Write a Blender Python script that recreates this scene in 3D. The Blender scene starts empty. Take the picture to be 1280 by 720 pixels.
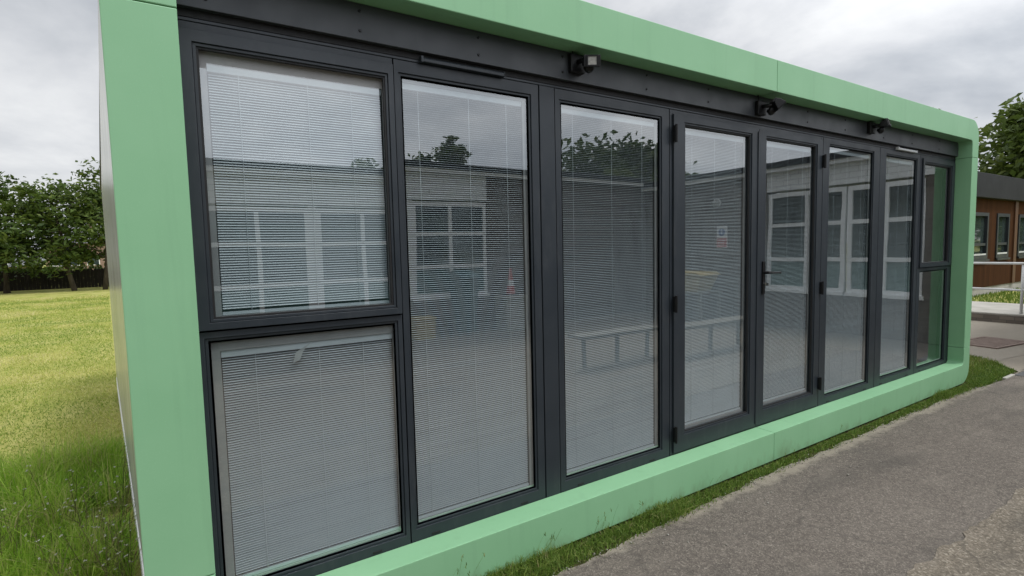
import bpy, bmesh, math, random
import numpy as np
from mathutils import Vector, Matrix

rad = math.radians
random.seed(7)
RNG = np.random.default_rng(7)
scene = bpy.context.scene
COL = scene.collection

# ------------------------------------------------------------------ helpers
class MB:
    """collects vertices and faces, then links them as ONE mesh object"""
    def __init__(s):
        s.v = []; s.f = []; s.mi = []; s.m = 0
    def mat(s, i): s.m = i; return s
    def add(s, vs, fs):
        b = len(s.v); s.v += [tuple(p) for p in vs]
        for f in fs: s.f.append([b + i for i in f]); s.mi.append(s.m)
        return s
    def box(s, x0, x1, y0, y1, z0, z1):
        return s.add([(x0,y0,z0),(x1,y0,z0),(x1,y1,z0),(x0,y1,z0),(x0,y0,z1),(x1,y0,z1),(x1,y1,z1),(x0,y1,z1)],
                     [(0,3,2,1),(4,5,6,7),(0,1,5,4),(1,2,6,5),(2,3,7,6),(3,0,4,7)])
    def ring(s, o, i, y0, y1):
        """rectangular frame in the xz plane: o, i = (x0,x1,z0,z1) outer and inner"""
        def c(r, y): return [(r[0],y,r[2]),(r[1],y,r[2]),(r[1],y,r[3]),(r[0],y,r[3])]
        vs = c(o,y0)+c(i,y0)+c(o,y1)+c(i,y1)
        fs = []
        for a in range(4):
            b = (a+1) % 4
            fs += [(a,b,4+b,4+a),(8+b,8+a,12+a,12+b),(b,a,8+a,8+b),(4+a,4+b,12+b,12+a)]
        return s.add(vs, fs)
    def prism(s, pts, y0, y1, axis='y'):
        n = len(pts)
        def P(p, t):
            return (p[0],t,p[1]) if axis == 'y' else ((t,p[0],p[1]) if axis == 'x' else (p[0],p[1],t))
        vs = [P(p,y0) for p in pts]+[P(p,y1) for p in pts]
        fs = [tuple(range(n)), tuple(range(2*n-1, n-1, -1))]
        for a in range(n):
            b = (a+1) % n; fs.append((b,a,n+a,n+b))
        return s.add(vs, fs)
    def tube(s, pts, rs, n=10, caps=True):
        pts = [Vector(p) for p in pts]
        if not hasattr(rs, '__len__'): rs = [rs]*len(pts)
        vs = []
        for k, p in enumerate(pts):
            d = (pts[min(k+1,len(pts)-1)] - pts[max(k-1,0)]).normalized()
            a = d.cross(Vector((0,0,1)))
            if a.length < 1e-3: a = Vector((1,0,0))
            a.normalize(); b = d.cross(a)
            for j in range(n):
                t = 2*math.pi*j/n
                vs.append(p + rs[k]*(math.cos(t)*a + math.sin(t)*b))
        fs = []
        for k in range(len(pts)-1):
            for j in range(n):
                fs.append((k*n+j, k*n+(j+1)%n, (k+1)*n+(j+1)%n, (k+1)*n+j))
        if caps:
            fs.append(tuple(range(n-1,-1,-1))); fs.append(tuple(range((len(pts)-1)*n, len(pts)*n)))
        return s.add(vs, fs)
    def build(s, name, mats, parent=None, bevel=0, smooth=False, xf=None, fix=True):
        if not isinstance(mats, (list, tuple)): mats = [mats]
        v = np.array(s.v, dtype=float)
        if xf is not None:
            M = np.array(xf); v = v @ M[:3,:3].T + M[:3,3]
        c = (v.min(0)+v.max(0))/2; c[2] = v[:,2].min()
        me = bpy.data.meshes.new(name)
        me.from_pydata([tuple(p) for p in (v-c)], [], s.f)
        for m in mats: me.materials.append(m)
        if len(mats) > 1: me.polygons.foreach_set('material_index', s.mi)
        if fix:
            bm = bmesh.new(); bm.from_mesh(me); bmesh.ops.recalc_face_normals(bm, faces=bm.faces); bm.to_mesh(me); bm.free()
        if smooth: me.polygons.foreach_set('use_smooth', [True]*len(me.polygons))
        o = bpy.data.objects.new(name, me); COL.objects.link(o)
        place(o, Vector(c), parent)
        if bevel:
            b = o.modifiers.new('bevel','BEVEL'); b.width = bevel; b.segments = 2; b.limit_method = 'ANGLE'; b.angle_limit = rad(40)
            b.harden_normals = False
        return o

ORG = {}
def place(o, c, parent):
    ORG[o.name] = Vector(c)
    if parent is not None:
        o.parent = parent; o.location = Vector(c) - ORG[parent.name]
    else:
        o.location = c

def thing(name, label, cat, loc=(0,0,0), group=None):
    o = bpy.data.objects.new(name, None); COL.objects.link(o); o.empty_display_size = .2
    place(o, Vector(loc), None); return tag(o, label, cat, group)
def tag(o, label, cat, group=None):
    o['label'] = label; o['category'] = cat
    if group: o['group'] = group
    return o
def kind(o, k, label=None, cat=None):
    o['kind'] = k
    if label: o['label'] = label
    if cat: o['category'] = cat
    return o

def cloud_mesh(name, verts, faces, mats, tint=None, parent=None, loc=None, mat_idx=None):
    """fast numpy mesh; faces (n,k) array"""
    me = bpy.data.meshes.new(name)
    n, k = faces.shape
    c = np.array(loc if loc is not None else (0,0,0), dtype=float)
    me.vertices.add(len(verts)); me.vertices.foreach_set('co', (verts-c).astype(np.float32).ravel())
    me.loops.add(n*k); me.loops.foreach_set('vertex_index', faces.astype(np.int32).ravel())
    me.polygons.add(n); me.polygons.foreach_set('loop_start', np.arange(0,n*k,k,dtype=np.int32))
    me.polygons.foreach_set('loop_total', np.full(n,k,dtype=np.int32))
    for m in (mats if isinstance(mats,(list,tuple)) else [mats]): me.materials.append(m)
    if mat_idx is not None: me.polygons.foreach_set('material_index', mat_idx.astype(np.int32))
    me.update(); me.validate()
    if tint is not None:
        a = me.attributes.new('tint','FLOAT','POINT'); a.data.foreach_set('value', tint.astype(np.float32))
    o = bpy.data.objects.new(name, me); COL.objects.link(o)
    place(o, Vector(c), parent); return o

# ------------------------------------------------------------------ materials
def newmat(name):
    m = bpy.data.materials.new(name); m.use_nodes = True
    nt = m.node_tree; b = nt.nodes['Principled BSDF']; return m, nt, b
def N(nt, t, **k):
    n = nt.nodes.new(t)
    for a, v in k.items(): setattr(n, a, v)
    return n
def noise(nt, vec, scale, detail=4, rough=.55, w=None):
    n = N(nt,'ShaderNodeTexNoise'); n.inputs['Scale'].default_value = scale; n.inputs['Detail'].default_value = detail
    n.inputs['Roughness'].default_value = rough
    nt.links.new(vec, n.inputs['Vector']); return n.outputs['Fac']
def ramp(nt, fac, stops):
    r = N(nt,'ShaderNodeValToRGB'); e = r.color_ramp.elements
    while len(e) < len(stops): e.new(.5)
    for el, (p, c) in zip(e, stops):
        el.position = p; el.color = (*c,1) if hasattr(c,'__len__') else (c,c,c,1)
    nt.links.new(fac, r.inputs['Fac']); return r.outputs['Color']
def mix(nt, fac, a, b, mode='MIX'):
    m = N(nt,'ShaderNodeMix', data_type='RGBA', blend_type=mode)
    for sock, val in ((m.inputs[0],fac),(m.inputs[6],a),(m.inputs[7],b)):
        if isinstance(val,(int,float)): sock.default_value = val
        elif isinstance(val,tuple): sock.default_value = (*val,1)
        else: nt.links.new(val, sock)
    return m.outputs[2]
def bump(nt, b, h, strength=.3, dist=.01):
    n = N(nt,'ShaderNodeBump'); n.inputs['Strength'].default_value = strength; n.inputs['Distance'].default_value = dist
    nt.links.new(h, n.inputs['Height']); nt.links.new(n.outputs['Normal'], b.inputs['Normal'])
def coords(nt): return N(nt,'ShaderNodeTexCoord').outputs['Object']
def mapped(nt, vec, scale=(1,1,1), rot=(0,0,0)):
    m = N(nt,'ShaderNodeMapping'); m.inputs['Scale'].default_value = scale; m.inputs['Rotation'].default_value = rot
    nt.links.new(vec, m.inputs['Vector']); return m.outputs['Vector']

def mottled(name, c0, c1, scale=3, rough=.5, spec=.5, metal=0, bump_s=0, bump_scale=80, stretch=(1,1,1), rr=.1):
    m, nt, b = newmat(name); v = mapped(nt, coords(nt), stretch)
    f = noise(nt, v, scale, 6)
    nt.links.new(ramp(nt, f, [(.3,c0),(.7,c1)]), b.inputs['Base Color'])
    f2 = noise(nt, v, scale*2.3, 5)
    r = N(nt,'ShaderNodeMapRange'); r.inputs[3].default_value = max(rough-rr,.02); r.inputs[4].default_value = rough+rr
    nt.links.new(f2, r.inputs[0]); nt.links.new(r.outputs[0], b.inputs['Roughness'])
    b.inputs['Metallic'].default_value = metal; b.inputs['Specular IOR Level'].default_value = spec
    if bump_s: bump(nt, b, noise(nt, coords(nt), bump_scale, 3), bump_s, .002)
    return m

M = {}
GREEN0, GREEN1 = (.222,.445,.248), (.252,.482,.278)
def green_mat():
    m, nt, b = newmat('green_cladding'); v = coords(nt)
    base = ramp(nt, noise(nt, v, 2.2, 5), [(.3,GREEN0),(.7,GREEN1)])
    geo = N(nt,'ShaderNodeNewGeometry')
    # weathering: faint vertical rain streaks and a fine speckle of dust
    st = noise(nt, mapped(nt, v, (14,14,.7)), 1, 4)
    base = mix(nt, ramp(nt, st, [(.55,0.0),(.8,.17)]), base, (.11,.20,.12))
    sz = N(nt,'ShaderNodeSeparateXYZ'); nt.links.new(geo.outputs['Position'], sz.inputs[0])
    mu = N(nt,'ShaderNodeMapRange'); mu.inputs[1].default_value = 0; mu.inputs[2].default_value = .17; mu.inputs[3].default_value = .62; mu.inputs[4].default_value = .30; nt.links.new(sz.outputs[2], mu.inputs[0])
    spl = N(nt,'ShaderNodeMath', operation='SUBTRACT', use_clamp=True); nt.links.new(mu.outputs[0], spl.inputs[0]); nt.links.new(noise(nt, mapped(nt, v, (1,1,.5)), 9, 7, .7), spl.inputs[1])
    base = mix(nt, ramp(nt, spl.outputs[0], [(0,0.0),(.25,.4)]), base, (.13,.15,.08))
    sp = noise(nt, v, 260, 2)
    base = mix(nt, ramp(nt, sp, [(.62,0.0),(.75,.22)]), base, (.36,.58,.40))
    nt.links.new(base, b.inputs['Base Color'])
    b.inputs['Roughness'].default_value = .48; b.inputs['Specular IOR Level'].default_value = .35
    bump(nt, b, noise(nt, v, 420, 2), .06, .001)
    return m
M['green'] = green_mat()
def frame_mat(name, c0, c1):
    m, nt, b = newmat(name); v = coords(nt)
    base = ramp(nt, noise(nt, v, 3.1, 6), [(.3,c0),(.72,c1)])
    d = noise(nt, mapped(nt, v, (9,9,2.2)), 1.6, 6, .65)
    base = mix(nt, ramp(nt, d, [(.55,0.0),(.78,.5)]), base, (.055,.060,.064))
    nt.links.new(base, b.inputs['Base Color'])
    nt.links.new(ramp(nt, noise(nt, v, 6, 5), [(.3,.34),(.7,.5)]), b.inputs['Roughness'])
    b.inputs['Specular IOR Level'].default_value = .45
    return m
M['frame'] = frame_mat('anthracite_powder_coat', (.018,.024,.031), (.026,.032,.039))
M['fascia'] = frame_mat('anthracite_sheet', (.036,.041,.047), (.047,.052,.058))
M['black'] = mottled('black_plastic', (.004,.004,.005), (.008,.008,.009), 8, .45, .3)
M['gasket'] = mottled('black_rubber', (.006,.006,.007), (.01,.01,.011), 20, .7)
M['screw'] = mottled('dark_screw', (.012,.012,.013), (.03,.03,.032), 60, .35, metal=.6)
M['spacer'] = mottled('grey_spacer', (.30,.30,.30), (.37,.37,.37), 6, .5)
M['steel'] = mottled('bright_steel', (.55,.55,.54), (.7,.7,.69), 20, .25, metal=1)
M['white'] = mottled('white_paint', (.76,.77,.77), (.83,.83,.83), 3, .45)
M['galv'] = mottled('pale_rail_paint', (.52,.53,.53), (.64,.65,.65), 5, .42)
M['lens'] = mottled('pale_lens', (.22,.215,.20), (.42,.41,.38), 60, .15)
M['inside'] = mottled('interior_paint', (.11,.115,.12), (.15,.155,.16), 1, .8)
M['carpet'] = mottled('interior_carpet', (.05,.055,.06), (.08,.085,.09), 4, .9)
def slat_mat():
    m, nt, b = newmat('blind_slat'); v = coords(nt)
    nt.links.new(ramp(nt, noise(nt, v, 4, 3), [(.3,(.53,.575,.605)),(.7,(.58,.625,.655))]), b.inputs['Base Color'])
    b.inputs['Roughness'].default_value = .45
    return m
M['slat'] = slat_mat()
def glass_mat():
    m = bpy.data.materials.new('double_glazing'); m.use_nodes = True; nt = m.node_tree
    nt.nodes.clear(); out = N(nt,'ShaderNodeOutputMaterial')
    tr = N(nt,'ShaderNodeBsdfTransparent'); tr.inputs['Color'].default_value = (.84,.89,.895,1)
    gl = N(nt,'ShaderNodeBsdfGlossy'); gl.inputs['Roughness'].default_value = 0; gl.inputs['Color'].default_value = (.95,.98,1,1)
    fr = N(nt,'ShaderNodeLayerWeight'); fr.inputs['Blend'].default_value = .5       # Schlick's curve, the same from both sides
    pw = N(nt,'ShaderNodeMath', operation='POWER'); nt.links.new(fr.outputs['Facing'], pw.inputs[0]); pw.inputs[1].default_value = 4.2
    ma = N(nt,'ShaderNodeMath', operation='MULTIPLY_ADD', use_clamp=True); ma.inputs[1].default_value = .75; ma.inputs[2].default_value = .25
    nt.links.new(pw.outputs[0], ma.inputs[0])
    v = N(nt,'ShaderNodeTexCoord').outputs['Object']
    bp = N(nt,'ShaderNodeBump'); bp.inputs['Strength'].default_value = .055; bp.inputs['Distance'].default_value = .02
    nt.links.new(noise(nt, v, 1.7, 1), bp.inputs['Height'])
    nt.links.new(bp.outputs['Normal'], gl.inputs['Normal'])
    mx = N(nt,'ShaderNodeMixShader'); nt.links.new(ma.outputs[0], mx.inputs[0])
    nt.links.new(tr.outputs[0], mx.inputs[1]); nt.links.new(gl.outputs[0], mx.inputs[2]); nt.links.new(mx.outputs[0], out.inputs[0])
    return m
M['glass'] = glass_mat()
def dark_glass():
    m, nt, b = newmat('dark_window_glass')
    v = coords(nt)
    nt.links.new(ramp(nt, noise(nt, v, 1.3, 3), [(.35,(.02,.03,.03)),(.7,(.05,.07,.065))]), b.inputs['Base Color'])
    b.inputs['Roughness'].default_value = .04; b.inputs['Specular IOR Level'].default_value = .4
    return m
M['darkglass'] = dark_glass()

def asphalt(name, dark, light, chip, chipscale, spots=True):
    m, nt, b = newmat(name); v = coords(nt)
    big = noise(nt, v, .55, 5, .6)
    mid = noise(nt, v, 3.5, 6, .65)
    base = mix(nt, .45, ramp(nt, big, [(.33,dark),(.68,light)]), ramp(nt, mid, [(.3,dark),(.7,light)]))
    # aggregate
    vo = N(nt,'ShaderNodeTexVoronoi'); vo.inputs['Scale'].default_value = chipscale; nt.links.new(v, vo.inputs['Vector'])
    sep = N(nt,'ShaderNodeSeparateColor'); nt.links.new(vo.outputs['Color'], sep.inputs[0])
    base = mix(nt, chip, base, ramp(nt, sep.outputs[0], [(0,(.030,.026,.021)),(.5,(.125,.108,.088)),(.85,(.25,.217,.175)),(1,(.44,.40,.33))]), 'MIX')
    gr = noise(nt, v, chipscale*1.6, 3, .7)
    base = mix(nt, .6, base, ramp(nt, gr, [(.3,.25),(.5,.5),(.72,.8)]), 'OVERLAY')
    base = mix(nt, .6, base, ramp(nt, noise(nt, v, 28, 5, .7), [(.3,.33),(.5,.5),(.7,.68)]), 'OVERLAY')
    if spots:
        # worn pale dust and dark damp stains, stretched along the path
        vs = mapped(nt, v, (.55,1.7,1))
        base = mix(nt, ramp(nt, noise(nt, vs, 2.1, 7, .7), [(.54,0.0),(.70,.38)]), base, (.235,.205,.17))
        base = mix(nt, ramp(nt, noise(nt, vs, 1.1, 6, .62), [(.52,0.0),(.7,.6)]), base, (.062,.057,.05))
        # hairline cracks
        wv = N(nt,'ShaderNodeVectorMath', operation='MULTIPLY_ADD')
        ns = N(nt,'ShaderNodeTexNoise'); ns.inputs['Scale'].default_value = 3; nt.links.new(v, ns.inputs['Vector'])
        nt.links.new(ns.outputs['Color'], wv.inputs[0]); wv.inputs[1].default_value = (.35,.35,.35); nt.links.new(v, wv.inputs[2])
        vc = N(nt,'ShaderNodeTexVoronoi', feature='DISTANCE_TO_EDGE'); vc.inputs['Scale'].default_value = .62
        nt.links.new(wv.outputs[0], vc.inputs['Vector'])
        base = mix(nt, ramp(nt, vc.outputs['Distance'], [(0,.32),(.003,.16),(.007,0.0)]), base, (.045,.042,.038))
    if spots:
        # pale sandy grit that has gathered along the grass edge
        gp = N(nt,'ShaderNodeNewGeometry'); sp_ = N(nt,'ShaderNodeSeparateXYZ'); nt.links.new(gp.outputs['Position'], sp_.inputs[0])
        mr = N(nt,'ShaderNodeMapRange'); mr.inputs[1].default_value = -.24; mr.inputs[2].default_value = -.10; mr.inputs[3].default_value = 0; mr.inputs[4].default_value = .62; nt.links.new(sp_.outputs[1], mr.inputs[0])
        ad_ = N(nt,'ShaderNodeMath', operation='ADD'); nt.links.new(mr.outputs[0], ad_.inputs[0]); nt.links.new(noise(nt, v, 7, 6, .65), ad_.inputs[1])
        base = mix(nt, ramp(nt, ad_.outputs[0], [(.68,0.0),(.92,.65)]), base, (.30,.265,.21))
    nt.links.new(base, b.inputs['Base Color']); b.inputs['Roughness'].default_value = .9; b.inputs['Specular IOR Level'].default_value = .25
    h = mix(nt, .5, gr, vo.outputs['Distance'])
    bump(nt, b, h, .5, .006)
    return m
M['path'] = asphalt('worn_tarmac', (.100,.086,.074), (.156,.136,.117), .30, 150)
M['road'] = asphalt('coarse_tarmac', (.150,.126,.094), (.215,.182,.138), .45, 105)
M['farpath'] = asphalt('pale_tarmac', (.15,.14,.125), (.22,.205,.185), .2, 150)

def field_mat():
    m, nt, b = newmat('mown_grass'); v = coords(nt)
    a = noise(nt, mapped(nt, v, (.12,1.5,1), (0,0,.12)), .9, 4); c = noise(nt, mapped(nt, v, (1,.25,1), (0,0,.5)), 2.2, 6, .65); d = noise(nt, v, 38, 4, .7)
    base = mix(nt, .55, ramp(nt, a, [(.38,(.26,.30,.06)),(.62,(.44,.43,.15))]), ramp(nt, c, [(.33,(.18,.21,.036)),(.5,(.30,.285,.075)),(.68,(.40,.355,.14))]))
    base = mix(nt, .6, base, ramp(nt, d, [(.3,.3),(.5,.5),(.7,.72)]), 'OVERLAY')
    nt.links.new(base, b.inputs['Base Color']); b.inputs['Roughness'].default_value = .85; b.inputs['Specular IOR Level'].default_value = .15
    bump(nt, b, d, .6, .03)
    return m
M['field'] = field_mat()
M['soil'] = mottled('verge_soil', (.035,.035,.014), (.07,.068,.028), 9, .95, .1, bump_s=.6, bump_scale=60)

def blade_mat(name, stops, trans=.35):
    m, nt, b = newmat(name)
    at = N(nt,'ShaderNodeAttribute'); at.attribute_name = 'tint'
    c = ramp(nt, at.outputs['Fac'], stops)
    nt.links.new(c, b.inputs['Base Color']); b.inputs['Roughness'].default_value = .55; b.inputs['Specular IOR Level'].default_value = .25
    t = N(nt,'ShaderNodeBsdfTranslucent'); nt.links.new(c, t.inputs['Color'])
    mx = N(nt,'ShaderNodeMixShader'); mx.inputs[0].default_value = trans
    nt.links.new(b.outputs[0], mx.inputs[1]); nt.links.new(t.outputs[0], mx.inputs[2])
    nt.links.new(mx.outputs[0], nt.nodes['Material Output'].inputs[0])
    return m
M['fieldblade'] = blade_mat('mown_blades', [(0,(.17,.27,.04)),(.4,(.40,.46,.10)),(.7,(.60,.58,.20)),(1,(.66,.61,.32))], .5)
M['longblade'] = blade_mat('long_blades', [(0,(.08,.18,.016)),(.45,(.20,.38,.03)),(.8,(.36,.52,.07)),(1,(.44,.44,.17))], .5)
M['verge'] = blade_mat('verge_blades', [(0,(.055,.105,.016)),(.5,(.13,.215,.032)),(.85,(.23,.28,.06)),(1,(.36,.31,.15))])
M['weed'] = blade_mat('weed_stems', [(0,(.06,.08,.025)),(.6,(.13,.13,.05)),(1,(.2,.17,.09))])
M['petal'] = blade_mat('white_petals', [(0,(.42,.42,.34)),(1,(.6,.6,.52))])
M['leafdark'] = blade_mat('dark_leaves', [(0,(.030,.058,.012)),(.5,(.068,.11,.02)),(1,(.135,.175,.036))], .3)
M['leafmid'] = blade_mat('mid_leaves', [(0,(.036,.066,.013)),(.5,(.078,.125,.022)),(1,(.15,.19,.04))], .3)
M['leaflight'] = blade_mat('light_leaves', [(0,(.045,.075,.015)),(.5,(.085,.125,.025)),(1,(.15,.185,.045))], .35)
M['bark'] = mottled('bark', (.045,.036,.026), (.10,.082,.062), 9, .9, .2, bump_s=.6, bump_scale=25, stretch=(1,1,.25))

def brick_mat(name, c1, c2, mort, scale=1.0, rough=.85):
    m, nt, b = newmat(name); v = N(nt,'ShaderNodeTexCoord').outputs['Object']
    s = N(nt,'ShaderNodeSeparateXYZ'); nt.links.new(v, s.inputs[0])
    ad = N(nt,'ShaderNodeMath', operation='ADD'); nt.links.new(s.outputs[0], ad.inputs[0]); nt.links.new(s.outputs[1], ad.inputs[1])
    cb = N(nt,'ShaderNodeCombineXYZ'); nt.links.new(ad.outputs[0], cb.inputs[0]); nt.links.new(s.outputs[2], cb.inputs[1])
    br = N(nt,'ShaderNodeTexBrick'); nt.links.new(cb.outputs[0], br.inputs['Vector'])
    br.inputs['Color1'].default_value = (*c1,1); br.inputs['Color2'].default_value = (*c2,1); br.inputs['Mortar'].default_value = (*mort,1)
    br.inputs['Scale'].default_value = 1; br.inputs['Brick Width'].default_value = .225*scale; br.inputs['Row Height'].default_value = .075*scale
    br.inputs['Mortar Size'].default_value = .006*scale; br.inputs['Mortar Smooth'].default_value = .3
    c = mix(nt, .5, br.outputs['Color'], ramp(nt, noise(nt, v, 2, 6), [(.3,.4),(.7,.6)]), 'OVERLAY')
    nt.links.new(c, b.inputs['Base Color']); b.inputs['Roughness'].default_value = rough
    bump(nt, b, br.outputs['Fac'], -.4, .006)
    return m
M['brick'] = brick_mat('dark_brown_brick', (.10,.085,.075), (.15,.125,.11), (.16,.155,.145))
M['whitebrick'] = brick_mat('white_painted_brick', (.76,.78,.78), (.82,.83,.83), (.55,.56,.56), 1.3)
M['housebrick'] = brick_mat('house_brick', (.20,.12,.085), (.26,.16,.11), (.25,.23,.2))
M['kerbbrick'] = brick_mat('kerb_brick', (.12,.10,.085), (.19,.16,.13), (.09,.085,.075))
def timber_mat():
    m, nt, b = newmat('stained_timber'); v = coords(nt)
    s = N(nt,'ShaderNodeSeparateXYZ'); nt.links.new(v, s.inputs[0])
    ad = N(nt,'ShaderNodeMath', operation='ADD'); nt.links.new(s.outputs[0], ad.inputs[0]); nt.links.new(s.outputs[1], ad.inputs[1])
    mu = N(nt,'ShaderNodeMath', operation='MULTIPLY'); mu.inputs[1].default_value = 1/.125; nt.links.new(ad.outputs[0], mu.inputs[0])
    fl = N(nt,'ShaderNodeMath', operation='FLOOR'); nt.links.new(mu.outputs[0], fl.inputs[0])
    fr = N(nt,'ShaderNodeMath', operation='FRACT'); nt.links.new(mu.outputs[0], fr.inputs[0])
    wn = N(nt,'ShaderNodeTexWhiteNoise', noise_dimensions='1D'); nt.links.new(fl.outputs[0], wn.inputs['W'])
    grain = noise(nt, mapped(nt, v, (22,22,1.2)), 2, 6, .6)
    c = mix(nt, .5, ramp(nt, wn.outputs['Value'], [(0,(.040,.015,.005)),(1,(.074,.029,.010))]), ramp(nt, grain, [(.3,(.028,.011,.004)),(.7,(.078,.031,.011))]))
    c = mix(nt, ramp(nt, fr.outputs[0], [(0,.85),(.05,0.0),(.95,0.0),(1,.85)]), c, (.03,.014,.008))
    nt.links.new(c, b.inputs['Base Color']); b.inputs['Roughness'].default_value = .85; b.inputs['Specular IOR Level'].default_value = .08
    return m
M['timber'] = timber_mat()
M['timbertrim'] = mottled('timber_trim', (.075,.029,.011), (.105,.042,.016), 3, .5, stretch=(8,8,.6))
M['darkfascia'] = mottled('dark_roof_fascia', (.020,.021,.024), (.029,.030,.034), 1.5, .65, .15)
M['tile'] = mottled('grey_roof_tiles', (.10,.105,.11), (.17,.17,.175), 3, .75, stretch=(1,3,3), bump_s=.4, bump_scale=20)
M['felt'] = mottled('roof_felt', (.06,.06,.062), (.10,.10,.10), 2, .8)
M['concrete'] = mottled('pale_concrete', (.33,.32,.28), (.46,.44,.40), 2.5, .85, .2, bump_s=.3, bump_scale=50)
M['fence'] = mottled('dark_fence_boards', (.012,.011,.009), (.028,.024,.019), 4, .85, .15, stretch=(6,6,.6))
def sidewall_mat():
    m, nt, b = newmat('white_composite_sheet'); v = coords(nt)
    base = ramp(nt, noise(nt, v, 1.4, 5), [(.3,(.46,.46,.44)),(.7,(.58,.58,.555))])
    d = noise(nt, mapped(nt, v, (1,1,.35)), 3.5, 7, .7)
    base = mix(nt, ramp(nt, d, [(.5,0.0),(.7,.55)]), base, (.20,.185,.15))
    nt.links.new(base, b.inputs['Base Color']); b.inputs['Roughness'].default_value = .22; b.inputs['Specular IOR Level'].default_value = .6
    return m
M['side'] = sidewall_mat()
M['rust'] = mottled('rusty_iron', (.15,.105,.085), (.23,.175,.145), 12, .75, .3, bump_s=.4)
M['yellow'] = mottled('yellow_plastic', (.42,.31,.09), (.50,.37,.11), 3, .45)
M['teal'] = mottled('teal_plastic', (.03,.10,.11), (.045,.125,.135), 3, .45)
M['red'] = mottled('red_plastic', (.50,.04,.03), (.58,.06,.045), 3, .45)
M['blue'] = mottled('blue_print', (.05,.12,.32), (.07,.15,.38), 3, .4)
M['tealpanel'] = mottled('teal_panel', (.06,.13,.12), (.085,.165,.15), 2, .25)
M['wood'] = mottled('bench_wood', (.15,.135,.11), (.21,.19,.155), 5, .8, .2, stretch=(.5,6,6))
M['stone'] = mottled('pale_stone', (.20,.185,.155), (.42,.40,.35), 30, .85, .2)

# ------------------------------------------------------------------ modular classroom
R0 = .1603
room = thing('modular_classroom', 'green framed modular classroom with glazed front and dark grey window frames beside the tarmac path', 'building', (3.82, 0, 0))
XL, XR, ZT = 0.0, 7.644, 2.9
PI_L, PI_R, ZI, ZF = .212, 7.473, .213, 2.681
FB = .148          # depth of the reveal
RC = .185          # outer corner radius
def arc(cx, cz, r, a0, a1, n=8):
    return [(cx+r*math.cos(rad(a0+(a1-a0)*k/n)), cz+r*math.sin(rad(a0+(a1-a0)*k/n))) for k in range(n+1)]
G = .0016
XJ_T, XJ_B = 3.781, 3.81
ZJ_L0, ZJ_L1, ZJ_R0, ZJ_R1 = .437, 2.465, .402, 2.501
def panel(pts, name='surround_panel'):
    return MB().prism(pts, 0, FB).build(name, M['green'], room, bevel=.0035)
# posts
panel([(XL,ZJ_L0+G),(PI_L,ZJ_L0+G),(PI_L,ZJ_L1-G),(XL,ZJ_L1-G)])
panel([(PI_R,ZJ_R0+G),(XR,ZJ_R0+G),(XR,ZJ_R1-G),(PI_R,ZJ_R1-G)])
ri = .045
# upper left angle piece, lower left, upper right, lower right (each an L with a rounded outer corner)
panel([(XL,ZJ_L1+G),(PI_L,ZJ_L1+G)] + [(PI_L,ZF-ri)] + arc(PI_L+ri,ZF-ri,ri,180,90,4)[1:] + [(XJ_T-G,ZF),(XJ_T-G,ZT)] + arc(XL+RC,ZT-RC,RC,90,180))
panel([(PI_R,ZJ_R1+G),(XR,ZJ_R1+G)] + arc(XR-RC,ZT-RC,RC,0,90) + [(XJ_T+G,ZT),(XJ_T+G,ZF)] + arc(PI_R-ri,ZF-ri,ri,90,0,4))
panel([(XL,ZJ_L0-G)] + arc(XL+RC,RC,RC,180,270) + [(XJ_B-G,0),(XJ_B-G,ZI)] + arc(PI_L+ri,ZI+ri,ri,270,180,4) + [(PI_L,ZJ_L0-G)])
panel([(PI_R,ZJ_R0-G)] + arc(PI_R-ri,ZI+ri,ri,0,-90,4) + [(XJ_B+G,ZI),(XJ_B+G,0)] + arc(XR-RC,RC,RC,-90,0) + [(XR,ZJ_R0-G)])
# dark backing seen in the open joints
b = MB(); b.box(XL+.02,PI_L-.012,.02,.14,ZJ_L0-.03,ZJ_L0+.03); b.box(XL+.02,PI_L-.012,.02,.14,ZJ_L1-.03,ZJ_L1+.03)
b.box(PI_R+.012,XR-.02,.02,.14,ZJ_R0-.03,ZJ_R0+.03); b.box(PI_R+.012,XR-.02,.02,.14,ZJ_R1-.03,ZJ_R1+.03)
b.box(XJ_T-.03,XJ_T+.03,.02,.14,ZF+.012,ZT-.012); b.box(XJ_B-.03,XJ_B+.03,.02,.14,.012,ZI-.012)
# (inside the hollow panels, so only the joints show it)

# fascia above the windows, standing proud of the frames
fascia = MB().box(.15,PI_R+.02,.1225,.147,2.528,ZF-.002).build('fascia', M['fascia'], room, bevel=.002)
MB().box(.12,7.5,.1485,.20,2.50,2.90).build('lintel', M['gasket'], room)
for x in (.305,.877,1.454,1.971,2.612,3.192,3.80,4.407,4.996,5.70,6.30,6.95):
    for z in (2.566, 2.648):
        s = MB(); s.tube([(x,.1225,z),(x,.118,z)],[.0075,.0055],8); s.build('screw', M['screw'], fascia, smooth=False)

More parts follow.
